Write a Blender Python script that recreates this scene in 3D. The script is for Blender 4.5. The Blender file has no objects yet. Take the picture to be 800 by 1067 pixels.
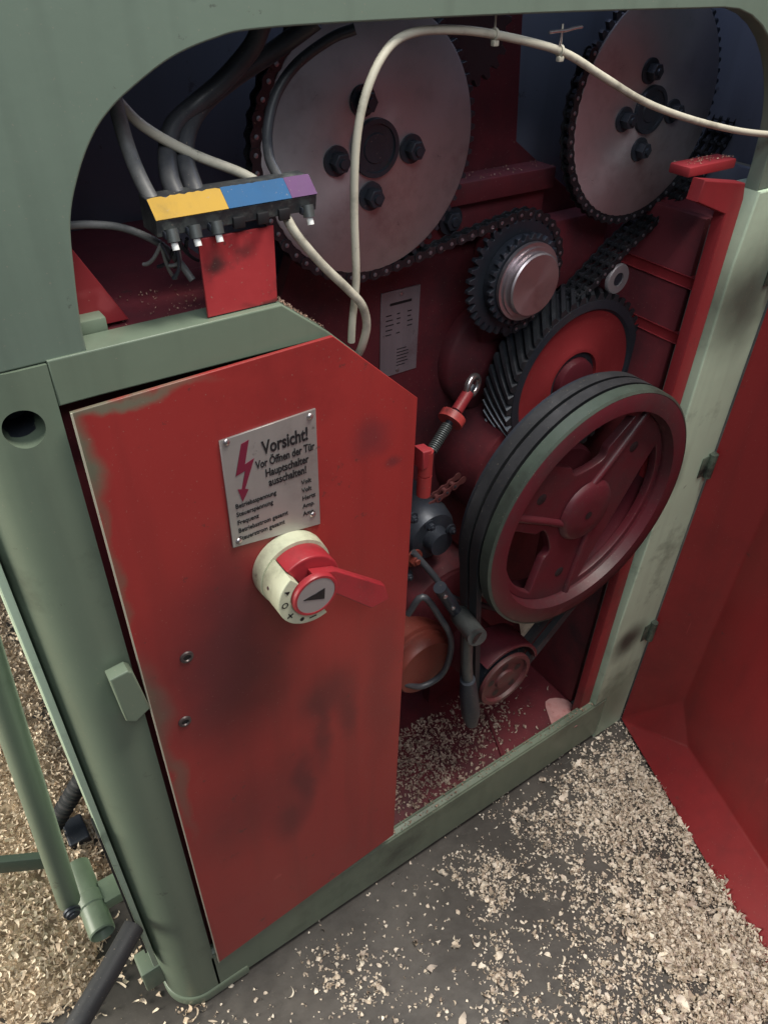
import bpy, bmesh, math, random
import numpy as np
from mathutils import Vector, Matrix, noise
random.seed(7); rng = np.random.default_rng(7)
S = bpy.context.scene; COL = S.collection
PI = math.pi
# ------------------------------------------------------------------ camera
CZ = 1.47                                   # camera height above the floor, metres
ROT = ((0.8223735, -0.0229616, -0.5684844), (-0.3383733, 0.7835279, -0.5211406), (0.4573896, 0.6209322, 0.6365830))
FPX = 787.17
cam = bpy.data.cameras.new('camera'); camo = bpy.data.objects.new('camera', cam); COL.objects.link(camo)
def wv(r): return Vector((r[0], r[2], -r[1]))
cx, cy, czv = wv(ROT[0]), -wv(ROT[1]), -wv(ROT[2])
M4 = Matrix(((cx.x, cy.x, czv.x, 0), (cx.y, cy.y, czv.y, -.56), (cx.z, cy.z, czv.z, CZ), (0, 0, 0, 1)))
camo.matrix_world = M4
cam.sensor_fit = 'VERTICAL'; cam.sensor_height = 24; cam.lens = 24*FPX/1067
cam.clip_start = .02; cam.clip_end = 60
S.camera = camo
# ------------------------------------------------------------------ world and lamps
W = bpy.data.worlds.new('World'); S.world = W; W.use_nodes = True
bg = W.node_tree.nodes['Background']; bg.inputs[0].default_value = (.60, .70, .82, 1); bg.inputs[1].default_value = .19
def area(name, loc, target, sx, sy, power, color):
    l = bpy.data.lights.new(name, 'AREA'); l.shape = 'RECTANGLE'; l.size = sx; l.size_y = sy; l.energy = power; l.color = color
    o = bpy.data.objects.new(name, l); COL.objects.link(o); o.location = loc
    o.rotation_euler = (Vector(target)-Vector(loc)).to_track_quat('-Z', 'Y').to_euler()
    return o
area('window_light', (-2.2, .8, 1.2), (-.2, .3, .3), 1.4, 1.4, 105, (1, .96, .84))
area('ceiling_light', (-.1, -1.15, 2.45), (.45, .1, .9), .9, .7, 15, (.92, .97, 1))
area('floor_fill_light', (.80, -.50, 2.9), (.80, -.50, 0), .7, .5, 50, (1, .95, .86))  # added lamp pointing straight down to brighten the floor
area('upper_fill_light', (.78, .22, 1.74), (.80, .2, 1.2), .34, .3, 1.1, (.66, .74, 1))  # added lamp under the closed top, blue fill for the upper interior
S.view_settings.view_transform = 'Standard'; S.view_settings.look = 'None'; S.view_settings.exposure = 0
S.render.engine = 'CYCLES'

# ------------------------------------------------------------------ pixel helpers: a ray of the photograph met with a real plane
def ray(px, py):
    d = (px-400, py-533.5, FPX)
    w = [sum(d[i]*ROT[i][j] for i in range(3)) for j in range(3)]
    return Vector((w[0], w[2], -w[1]))
CAMP = Vector((0, -.56, CZ))
def atY(px, py, y): r = ray(px, py); return CAMP + r*((y+.56)/r.y)
def atZ(px, py, z): r = ray(px, py); return CAMP + r*((z-CZ)/r.z)

# ------------------------------------------------------------------ materials
def mat(name, base, rough=.5, metal=0., dirt=None, amount=.3, scale=8., bump=.15, bscale=60., spot=None, spotc=(.02, .02, .02), var=.12, aniso=0, wear=.5):
    m = bpy.data.materials.new(name); m.use_nodes = True; nt = m.node_tree; N = nt.nodes; L = nt.links
    b = N['Principled BSDF']; b.inputs['Roughness'].default_value = rough; b.inputs['Metallic'].default_value = metal
    tc = N.new('ShaderNodeTexCoord')
    n1 = N.new('ShaderNodeTexNoise'); n1.inputs['Scale'].default_value = scale; n1.inputs['Detail'].default_value = 7; n1.inputs['Roughness'].default_value = .65
    L.new(tc.outputs['Object'], n1.inputs['Vector'])
    v = N.new('ShaderNodeMix'); v.data_type = 'RGBA'
    v.inputs[6].default_value = (*[c*(1-var) for c in base], 1); v.inputs[7].default_value = (*[min(1, c*(1+var)) for c in base], 1)
    L.new(n1.outputs['Fac'], v.inputs[0]); out = v.outputs[2]
    if dirt:
        n2 = N.new('ShaderNodeTexNoise'); n2.inputs['Scale'].default_value = scale*.7; n2.inputs['Detail'].default_value = 9; n2.inputs['Roughness'].default_value = .7
        L.new(tc.outputs['Object'], n2.inputs['Vector'])
        r = N.new('ShaderNodeValToRGB'); r.color_ramp.elements[0].position = .62-.3*amount; r.color_ramp.elements[1].position = .80-.2*amount
        L.new(n2.outputs['Fac'], r.inputs[0])
        mx = N.new('ShaderNodeMix'); mx.data_type = 'RGBA'; L.new(r.outputs[0], mx.inputs[0]); L.new(out, mx.inputs[6]); mx.inputs[7].default_value = (*dirt, 1); out = mx.outputs[2]
    if spot:                                   # stains at given object-space places: (x, z, rx, rz, strength[, colour])
        sep = N.new('ShaderNodeSeparateXYZ'); 
        nz = N.new('ShaderNodeTexNoise'); nz.inputs['Scale'].default_value = 14; nz.inputs['Detail'].default_value = 6; L.new(tc.outputs['Object'], nz.inputs['Vector'])
        wob = N.new('ShaderNodeVectorMath'); wob.operation = 'MULTIPLY_ADD'; wob.inputs[1].default_value = (.05, .05, .05)
        L.new(nz.outputs['Color'], wob.inputs[0]); L.new(tc.outputs['Object'], wob.inputs[2])
        for sp in spot:
            x, z, rx, rz, st = sp[:5]; c = sp[5] if len(sp) > 5 else spotc
            mp = N.new('ShaderNodeMapping'); mp.vector_type = 'POINT'
            mp.inputs['Location'].default_value = (-(x+.025)/rx, 0, -(z+.025)/rz); mp.inputs['Scale'].default_value = (1/rx, 0, 1/rz)
            L.new(wob.outputs[0], mp.inputs[0])
            ln = N.new('ShaderNodeVectorMath'); ln.operation = 'LENGTH'; L.new(mp.outputs[0], ln.inputs[0])
            mr = N.new('ShaderNodeMapRange'); mr.inputs[1].default_value = .15; mr.inputs[2].default_value = 1.35; mr.inputs[3].default_value = st; mr.inputs[4].default_value = 0; mr.interpolation_type = 'SMOOTHSTEP'
            L.new(ln.outputs['Value'], mr.inputs[0])
            mx = N.new('ShaderNodeMix'); mx.data_type = 'RGBA'; L.new(mr.outputs[0], mx.inputs[0]); L.new(out, mx.inputs[6]); mx.inputs[7].default_value = (*c, 1); out = mx.outputs[2]
    if wear:
        n4 = N.new('ShaderNodeTexNoise'); n4.inputs['Scale'].default_value = 32; n4.inputs['Detail'].default_value = 8; n4.inputs['Roughness'].default_value = .75; L.new(tc.outputs['Object'], n4.inputs['Vector'])
        r4 = N.new('ShaderNodeValToRGB'); r4.color_ramp.elements[0].position = .64; r4.color_ramp.elements[1].position = .665; r4.color_ramp.elements[1].color = (wear, wear, wear, 1); L.new(n4.outputs['Fac'], r4.inputs[0])
        m4 = N.new('ShaderNodeMix'); m4.data_type = 'RGBA'; L.new(r4.outputs[0], m4.inputs[0]); L.new(out, m4.inputs[6]); m4.inputs[7].default_value = (.045, .04, .035, 1); out = m4.outputs[2]
        mp5 = N.new('ShaderNodeMapping'); mp5.inputs['Scale'].default_value = (34, 34, 2.2); L.new(tc.outputs['Object'], mp5.inputs[0])
        n5 = N.new('ShaderNodeTexNoise'); n5.inputs['Scale'].default_value = 1; n5.inputs['Detail'].default_value = 5; L.new(mp5.outputs[0], n5.inputs['Vector'])
        r5 = N.new('ShaderNodeMapRange'); r5.inputs[1].default_value = .5; r5.inputs[2].default_value = .8; r5.inputs[3].default_value = 0; r5.inputs[4].default_value = wear*.6; L.new(n5.outputs['Fac'], r5.inputs[0])
        m5 = N.new('ShaderNodeMix'); m5.data_type = 'RGBA'; L.new(r5.outputs[0], m5.inputs[0]); L.new(out, m5.inputs[6]); m5.inputs[7].default_value = (*[c*.35+.01 for c in base], 1); out = m5.outputs[2]
        mp7 = N.new('ShaderNodeMapping'); mp7.inputs['Rotation'].default_value = (.3, .5, .9); mp7.inputs['Scale'].default_value = (9, 160, 9); L.new(tc.outputs['Object'], mp7.inputs[0])
        n7 = N.new('ShaderNodeTexNoise'); n7.inputs['Scale'].default_value = 1; n7.inputs['Detail'].default_value = 3; L.new(mp7.outputs[0], n7.inputs['Vector'])
        r7 = N.new('ShaderNodeValToRGB'); r7.color_ramp.elements[0].position = .735; r7.color_ramp.elements[1].position = .75; r7.color_ramp.elements[1].color = (wear*.7, wear*.7, wear*.7, 1); L.new(n7.outputs['Fac'], r7.inputs[0])
        m7 = N.new('ShaderNodeMix'); m7.data_type = 'RGBA'; L.new(r7.outputs[0], m7.inputs[0]); L.new(out, m7.inputs[6]); m7.inputs[7].default_value = (*[min(.8, c*1.5+.05) for c in base], 1); out = m7.outputs[2]
        n6 = N.new('ShaderNodeTexNoise'); n6.inputs['Scale'].default_value = 420; n6.inputs['Detail'].default_value = 2; L.new(tc.outputs['Object'], n6.inputs['Vector'])
        r6 = N.new('ShaderNodeValToRGB'); r6.color_ramp.elements[0].position = .70; r6.color_ramp.elements[1].position = .76; r6.color_ramp.elements[1].color = (.5, .5, .5, 1); L.new(n6.outputs['Fac'], r6.inputs[0])
        m6 = N.new('ShaderNodeMix'); m6.data_type = 'RGBA'; L.new(r6.outputs[0], m6.inputs[0]); L.new(out, m6.inputs[6]); m6.inputs[7].default_value = (.34, .28, .22, 1); out = m6.outputs[2]
    L.new(out, b.inputs['Base Color'])
    rr = N.new('ShaderNodeMapRange'); rr.inputs[3].default_value = max(0, rough-.12); rr.inputs[4].default_value = min(1, rough+.15); L.new(n1.outputs['Fac'], rr.inputs[0]); L.new(rr.outputs[0], b.inputs['Roughness'])
    if bump:
        n3 = N.new('ShaderNodeTexNoise'); n3.inputs['Scale'].default_value = bscale; n3.inputs['Detail'].default_value = 4; L.new(tc.outputs['Object'], n3.inputs['Vector'])
        bp = N.new('ShaderNodeBump'); bp.inputs['Strength'].default_value = bump; bp.inputs['Distance'].default_value = .002; L.new(n3.outputs['Fac'], bp.inputs['Height']); L.new(bp.outputs[0], b.inputs['Normal'])
    if aniso:
        b.inputs['Anisotropic'].default_value = aniso
        tg = N.new('ShaderNodeTangent'); tg.direction_type = 'RADIAL'; tg.axis = 'Z'; L.new(tg.outputs[0], b.inputs['Tangent'])
    return m
GREEN = mat('green paint', (.155, .198, .145), .38, dirt=(.05, .06, .045), amount=.25, scale=5, bump=.12, bscale=40)
GREENUP = mat('green housing paint', (.15, .198, .158), .40, dirt=(.05, .065, .05), amount=.05, scale=4, bump=.15, bscale=35,
              spot=[(.253, 1.428, .022, .004, .8, (.02, .02, .02)), (.38, 1.437, .05, .006, .25, (.05, .06, .055)), (.43, 1.45, .01, .02, .3, (.05, .06, .05))])
PALE = mat('worn pale green paint', (.44, .56, .43), .42, dirt=(.10, .14, .10), amount=.3, scale=9, bump=.2, bscale=50,
           spot=[(1.02, .325, .05, .05, .92, (.02, .022, .02)), (1.0, .74, .02, .05, .5, (.12, .15, .12)), (1.03, 1.045, .09, .09, .93, (.05, .06, .05)), (1.06, 1.14, .02, .2, .5, (.09, .12, .1)), (1.03, .12, .07, .12, .75, (.14, .2, .14))])
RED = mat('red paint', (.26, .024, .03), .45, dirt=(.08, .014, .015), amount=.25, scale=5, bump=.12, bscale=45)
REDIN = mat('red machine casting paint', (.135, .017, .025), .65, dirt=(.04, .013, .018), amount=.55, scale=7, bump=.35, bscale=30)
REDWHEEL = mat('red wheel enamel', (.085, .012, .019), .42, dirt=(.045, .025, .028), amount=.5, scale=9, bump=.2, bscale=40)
REDDOOR = mat('red door paint', (.32, .032, .030), .38, dirt=(.19, .020, .021), amount=.2, scale=3.2, bump=.08, bscale=40, spotc=(.06, .014, .02),
              spot=[(.185, .80, .085, .17, .8), (.20, .90, .035, .09, .45), (.31, .66, .05, .055, .55), (.345, .60, .02, .06, .5), (.18, .50, .09, .1, .35), (.27, .50, .02, .09, .6), (.24, .42, .03, .05, .5), (.30, .58, .015, .10, .5), (.40, .62, .03, .2, .3), (.38, 1.04, .03, .025, .6, (.12, .03, .035)), (.405, 1.0, .012, .01, .6, (.1, .03, .035)),
                    (.098, 1.12, .012, .05, .9, (.12, .16, .11)), (.10, .80, .018, .08, .6, (.09, .1, .08)), (.10, .64, .010, .12, .5, (.11, .12, .09)), (.125, 1.156, .08, .006, .85, (.14, .17, .12)), (.095, .95, .008, .3, .5, (.11, .13, .09))])
ORANGE = mat('orange red paint', (.17, .032, .022), .5, dirt=(.12, .03, .02), amount=.4, scale=9, bump=.2)
DARK = mat('greasy dark steel', (.036, .042, .056), .42, .35, dirt=(.06, .06, .065), amount=.3, scale=20, bump=.3)  # base lifted towards blue to carry the haze veil
IRON = mat('grey cast iron', (.12, .13, .13), .42, .6, dirt=(.04, .045, .045), amount=.4, scale=15, bump=.25)
VOID = mat('veil blue grey inner sheet', (.15, .17, .225), .7, 0, scale=4, bump=.1)  # pale blue tone paints a haze veil over the dark interior
RUBBER = mat('black rubber', (.02, .021, .024), .6, 0, dirt=(.05, .05, .055), amount=.4, scale=12, bump=.2)
STEEL = mat('turned steel', (.47, .43, .45), .42, .75, dirt=(.30, .22, .23), amount=.25, scale=9, bump=.1, bscale=90, aniso=.75)
BRIGHT = mat('bright steel', (.55, .5, .5), .25, .9, bump=.05)
ALU = mat('aluminium plate', (.42, .40, .385), .42, .5, dirt=(.3, .27, .26), amount=.3, scale=12, bump=.05)
ALUDIM = mat('tarnished aluminium plate', (.30, .24, .26), .5, .3, dirt=(.18, .1, .12), amount=.4, scale=14, bump=.05)
INK = mat('black ink', (.012, .012, .014), .5, wear=0, bump=0)
REDINK = mat('dark red ink', (.16, .012, .035), .5, wear=0, bump=0)
CREAM = mat('cream cable sheath', (.52, .49, .40), .5, dirt=(.16, .14, .11), amount=.45, scale=22, bump=.15)
GREYCAB = mat('grey cable sheath', (.20, .20, .20), .5, dirt=(.06, .06, .06), amount=.5, scale=20, bump=.15)
BLACKCAB = mat('dark cable sheath', (.05, .052, .06), .4, dirt=(.12, .12, .12), amount=.3, scale=14, bump=.15)
WHITEP = mat('yellowed white plastic', (.58, .60, .44), .38, dirt=(.30, .32, .22), amount=.3, scale=24, bump=.08)
REDP = mat('red plastic', (.36, .028, .038), .38, dirt=(.22, .025, .03), amount=.3, scale=30, bump=.08)
DIALG = mat('grey dial plate', (.36, .33, .33), .4, .3, wear=0, bump=.05)
YELLOW = mat('yellow marking tape', (.46, .28, .045), .85, dirt=(.3, .2, .05), amount=.15, scale=40, bump=.1)
BLUE = mat('blue marking tape', (.022, .095, .22), .85, dirt=(.03, .08, .15), amount=.15, scale=40, bump=.1)
PURPLE = mat('purple marking tape', (.12, .055, .14), .85, dirt=(.08, .04, .09), amount=.2, scale=40, bump=.1)
BAKE = mat('black terminal block', (.03, .032, .035), .45, dirt=(.12, .13, .12), amount=.4, scale=60, bump=.3, bscale=120)
WHITE = mat('white tip plastic', (.8, .8, .78), .4, wear=0, bump=0)
PINKLIGHT = mat('dusty pink light patch', (.50, .26, .25), .7, dirt=(.4, .12, .12), amount=.4, scale=60, bump=.2)  # light on the dusty pan put into the colour
LITHOLE = mat('pale lit hole', (.75, .72, .58), .7, dirt=(.4, .36, .25), amount=.5, scale=60)  # pale tone stands for sunlit shavings seen through a hole

# ------------------------------------------------------------------ building helpers
def link(name, me, m=None, parent=None, smooth=None):
    o = bpy.data.objects.new(name, me); COL.objects.link(o)
    if m is not None:
        idx = [p.material_index for p in me.polygons]; me.materials.clear()
        for q in (m if isinstance(m, (list, tuple)) else [m]): me.materials.append(q)
        if isinstance(m, (list, tuple)): me.polygons.foreach_set('material_index', idx)
    if parent: o.parent = parent
    if smooth is not None:
        for p in me.polygons: p.use_smooth = True
        if smooth < 180:
            bm = bmesh.new(); bm.from_mesh(me); a = math.radians(smooth)
            for e in bm.edges:
                if len(e.link_faces) != 2 or e.calc_face_angle(0) > a: e.smooth = False
            bm.to_mesh(me); bm.free()
    return o
def merge(objs_me, name='m'):
    """list of (mesh, matrix, material index) joined in one mesh"""
    bm = bmesh.new()
    for me, mx, mi in objs_me:
        n0 = len(bm.faces); bm.from_mesh(me); bm.faces.ensure_lookup_table()
        vs = set()
        for f in bm.faces[n0:]:
            f.material_index = mi
            vs.update(f.verts)
        if mx is not None: bmesh.ops.transform(bm, matrix=mx, verts=list(vs))
    out = bpy.data.meshes.new(name); bm.to_mesh(out); bm.free(); return out
def from_curve(cu):
    o = bpy.data.objects.new('tmp', cu); COL.objects.link(o)
    dg = bpy.context.evaluated_depsgraph_get(); me = bpy.data.meshes.new_from_object(o.evaluated_get(dg))
    bpy.data.objects.remove(o); return me
FRONT = Matrix(((1, 0, 0, 0), (0, 0, -1, 0), (0, 1, 0, 0), (0, 0, 0, 1)))       # local x,y -> world X,Z ; local z -> towards viewer
def plate_me(outlines, y0, y1, bevel=.001, res=2):
    """outlines in (X,Z); solid from y0 (front) to y1 (back)"""
    cu = bpy.data.curves.new('c', 'CURVE'); cu.dimensions = '2D'; cu.fill_mode = 'BOTH'
    t = (y1-y0)/2; cu.extrude = max(t-bevel, .0001); cu.bevel_depth = bevel; cu.bevel_resolution = res; cu.offset = -bevel
    for pts in outlines:
        s = cu.splines.new('POLY'); s.points.add(len(pts)-1)
        for p, q in zip(s.points, pts): p.co = (q[0], q[1], 0, 1)
        s.use_cyclic_u = True
    me = from_curve(cu); me.transform(Matrix.Translation((0, (y0+y1)/2, 0)) @ FRONT); return me
def plate(name, outlines, y0, y1, m, parent=None, bevel=.001):
    if not isinstance(outlines[0][0], (tuple, list, Vector)): outlines = [outlines]
    return link(name, plate_me(outlines, y0, y1, bevel), m, parent, 35)
def tube_me(pts, r, res=6, smoothcurve=True, caps=True, radii=None):
    cu = bpy.data.curves.new('c', 'CURVE'); cu.dimensions = '3D'; cu.bevel_depth = r; cu.bevel_resolution = res; cu.use_fill_caps = caps
    if smoothcurve and len(pts) > 2:
        s = cu.splines.new('NURBS'); s.points.add(len(pts)-1)
        for i, (p, q) in enumerate(zip(s.points, pts)): p.co = (*q, 1); p.radius = radii[i] if radii else 1
        s.use_endpoint_u = True; s.order_u = 4 if len(pts) > 3 else 3; s.resolution_u = 8
    else:
        s = cu.splines.new('POLY'); s.points.add(len(pts)-1)
        for i, (p, q) in enumerate(zip(s.points, pts)): p.co = (*q, 1); p.radius = radii[i] if radii else 1
    return from_curve(cu)
def tube(name, pts, r, m, parent=None, **k): return link(name, tube_me(pts, r, **k), m, parent, 50)
def cr(pts, n=8):
    """Catmull-Rom through the points"""
    P = [Vector(p) for p in pts]; P = [P[0]*2-P[1]]+P+[P[-1]*2-P[-2]]; out = []
    for i in range(1, len(P)-2):
        a, b, c, d = P[i-1:i+3]
        for k in range(n):
            t = k/n; out.append(.5*((2*b)+(c-a)*t+(2*a-5*b+4*c-d)*t*t+(3*b-a-3*c+d)*t**3))
    out.append(P[-2]); return out
def box_me(x0, x1, y0, y1, z0, z1, bevel=.002, seg=2):
    bm = bmesh.new(); bmesh.ops.create_cube(bm, size=1)
    for v in bm.verts: v.co = Vector((x0+(v.co.x+.5)*(x1-x0), y0+(v.co.y+.5)*(y1-y0), z0+(v.co.z+.5)*(z1-z0)))
    if bevel: bmesh.ops.bevel(bm, geom=bm.edges[:], offset=bevel, segments=seg, affect='EDGES', profile=.5)
    me = bpy.data.meshes.new('b'); bm.to_mesh(me); bm.free(); return me
def box(name, x0, x1, y0, y1, z0, z1, m, parent=None, bevel=.002): return link(name, box_me(x0, x1, y0, y1, z0, z1, bevel), m, parent, 35)
def lathe_me(prof, cx_, cz_, n=64, a0=0, a1=2*PI, mats=None):
    """prof: list of (r, y); axis along Y at (cx_, cz_)"""
    full = abs(a1-a0) > 2*PI-.001; V = []; F = []; m_ = n if full else n+1; FM = []
    for i in range(m_):
        a = a0+(a1-a0)*i/n; V += [(cx_+r*math.cos(a), y, cz_+r*math.sin(a)) for r, y in prof]
    k = len(prof)
    for i in range(n):
        j = (i+1) % m_
        for q in range(k-1): F.append((i*k+q, j*k+q, j*k+q+1, i*k+q+1)); FM.append(mats[q] if mats else 0)
    me = bpy.data.meshes.new('l'); me.from_pydata(V, [], F); me.polygons.foreach_set('material_index', FM)
    bm = bmesh.new(); bm.from_mesh(me); bmesh.ops.remove_doubles(bm, verts=bm.verts[:], dist=1e-6); bmesh.ops.recalc_face_normals(bm, faces=bm.faces[:]); bm.to_mesh(me); bm.free(); return me
def lathe(name, prof, c, m, parent=None, smooth=40, **k): return link(name, lathe_me(prof, c[0], c[1], **k), m, parent, smooth)
def circ(c, r, n=48, a0=0, a1=None): 
    if a1 is None: return [(c[0]+r*math.cos(2*PI*i/n), c[1]+r*math.sin(2*PI*i/n)) for i in range(n)]
    return [(c[0]+r*math.cos(a0+(a1-a0)*i/n), c[1]+r*math.sin(a0+(a1-a0)*i/n)) for i in range(n+1)]
def centred(o):
    """the radial tangent needs the object's origin on the axis"""
    c = sum((Vector(b) for b in o.bound_box), Vector())/8; return c
def hexbolt(name, c, y, r, m, parent, h=.008, washer=True):
    parts = [(plate_me([circ(c, r, 6, 0)], y-h, y, .0008), None, 0)]
    if washer: parts.append((lathe_me([(0, y), (r*1.5, y), (r*1.5, y+.003), (0, y+.003)], *c, n=24), None, 0))
    parts.append((lathe_me([(0, y-h-.003), (r*.45, y-h-.003), (r*.5, y-h), (0, y-h)], *c, n=16), None, 0))
    return link(name, merge(parts), m, parent, 30)
def gear_outline(c, r, teeth, depth, duty=.45, ph=0, sharp=.2):
    out = []
    for i in range(teeth):
        a = 2*PI*i/teeth+ph; w = 2*PI/teeth
        for da, rr in ((0, r-depth), (w*(.5-duty/2), r-depth), (w*(.5-duty*sharp), r), (w*(.5+duty*sharp), r), (w*(.5+duty/2), r-depth)): out.append((c[0]+rr*math.cos(a+da), c[1]+rr*math.sin(a+da)))
    return out
def text_me(s, size, x, z, y, thick=.0003, bold=0, sx=1, align='LEFT'):
    cu = bpy.data.curves.new('t', 'FONT'); cu.body = s; cu.size = size; cu.extrude = thick; cu.offset = bold; cu.align_x = align; cu.resolution_u = 3
    me = from_curve(cu); me.transform(Matrix.Translation((x, y, z)) @ FRONT @ Matrix.Diagonal((sx, 1, 1, 1))); return me
def tag(o, label=None, cat=None, group=None, kind=None):
    if label: o['label'] = label
    if cat: o['category'] = cat
    if group: o['group'] = group
    if kind: o['kind'] = kind
    return o
def empty(name, loc, label, cat):
    o = bpy.data.objects.new(name, None); COL.objects.link(o); o.empty_display_size = .05; return tag(o, label, cat)
def chain_me(path, y, pitch=.0159, strands=1, closed=False):
    """roller chain following a path in (X,Z)"""
    P = [Vector((p[0], p[1])) for p in path]
    if closed: P.append(P[0])
    L = [0]
    for a, b in zip(P, P[1:]): L.append(L[-1]+(b-a).length)
    n = int(L[-1]/pitch); pts = []; k = 0
    for i in range(n+1):
        s = i*L[-1]/n
        while k < len(L)-2 and L[k+1] < s: k += 1
        pts.append(P[k].lerp(P[k+1], (s-L[k])/max(1e-9, L[k+1]-L[k])))
    parts = []
    hw = .0050
    for i in range(n):
        a, b = pts[i], pts[i+1]; d = (b-a); l = d.length; d.normalize(); ang = math.atan2(d.y, d.x); c = (a+b)/2; r = .0066
        ol = []
        for t in range(7): q = -PI/2+PI*t/6; ol.append((l/2+r*math.cos(q), r*math.sin(q)))
        ol.append((0, r*.62))
        for t in range(7): q = PI/2+PI*t/6; ol.append((-l/2+r*math.cos(q), r*math.sin(q)))
        ol.append((0, -r*.62))
        ca, sa = math.cos(ang), math.sin(ang); ol = [(c.x+u*ca-v*sa, c.y+u*sa+v*ca) for u, v in ol]
        off = .0012 if i % 2 else 0
        for st in range(strands):
            yy = y+st*.0125
            for s_ in (-1, 1):
                bm = bmesh.new(); y0 = yy+s_*(hw+off); vs = [[bm.verts.new((u, y0+t, v)) for u, v in ol] for t in (-.0006, .0006)]
                bm.faces.new(vs[0]); bm.faces.new(vs[1][::-1])
                for j in range(len(ol)): bm.faces.new((vs[0][j], vs[0][(j+1) % len(ol)], vs[1][(j+1) % len(ol)], vs[1][j]))
                me = bpy.data.meshes.new('k'); bmesh.ops.recalc_face_normals(bm, faces=bm.faces[:]); bm.to_mesh(me); bm.free(); parts.append((me, None, 0))
            parts.append((lathe_me([(0, yy-hw-.003), (.0024, yy-hw-.0024), (.0024, yy+hw+.0024), (0, yy+hw+.0024)], pts[i].x, pts[i].y, n=8), None, 1))
            parts.append((lathe_me([(.0038, yy-hw+.001), (.0038, yy+hw-.001)], pts[i].x, pts[i].y, n=8), None, 0))
    return merge(parts)

# ================================================================== SETTING: floor
def in_patch(x, y): return noise.noise(Vector((x*3.1, y*3.1, 4.2)))
fl = bpy.data.meshes.new('floor'); fl.from_pydata([(-8, -8, 0), (10, -8, 0), (10, 10, 0), (-8, 10, 0)], [], [(0, 1, 2, 3)])
CONC = mat('oily dark concrete', (.052, .046, .041), .45, dirt=(.105, .095, .085), amount=.6, scale=5, bump=.5, bscale=30, var=.35, wear=.8)
tag(link('floor', fl, CONC), kind='structure')

# ================================================================== MACHINE
MC = empty('woodworking_machine', (0, 0, 0), 'green and red woodworking machine opened to show its chains, gears and big pulley', 'machine')
# ---- side column: rounded outer corner, round hole
def extrude_z(outline, z0, z1, bevel=.004):
    bm = bmesh.new(); n = len(outline)
    nz = max(1, int((z1-z0)/.05)); rows = [[bm.verts.new((x, y, z0+(z1-z0)*k/nz)) for x, y in outline] for k in range(nz+1)]
    bm.faces.new(rows[0][::-1]); bm.faces.new(rows[-1])
    for a, b in zip(rows, rows[1:]):
        for i in range(n): bm.faces.new((a[i], a[(i+1) % n], b[(i+1) % n], b[i]))
    bmesh.ops.recalc_face_normals(bm, faces=bm.faces[:])
    if bevel:
        es = [e for e in bm.edges if abs(e.verts[0].co.z-e.verts[1].co.z) < 1e-6 and (e.verts[0].co.z < z0+1e-5 or e.verts[0].co.z > z1-1e-5)]
        bmesh.ops.bevel(bm, geom=es, offset=bevel, segments=3, affect='EDGES', profile=.5)
    me = bpy.data.meshes.new('e'); bm.to_mesh(me); bm.free(); return me
def col_outline(off=0, r=.055, x0=.012, x1=.0885, yb=.16):
    x0 -= off; y0 = -off
    o = [(x0, yb)] + [(x0+r-r*math.cos(t*PI/2/14), y0+r-r*math.sin(t*PI/2/14)) for t in range(15)] + [(x1, y0), (x1, yb)]
    return o
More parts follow.
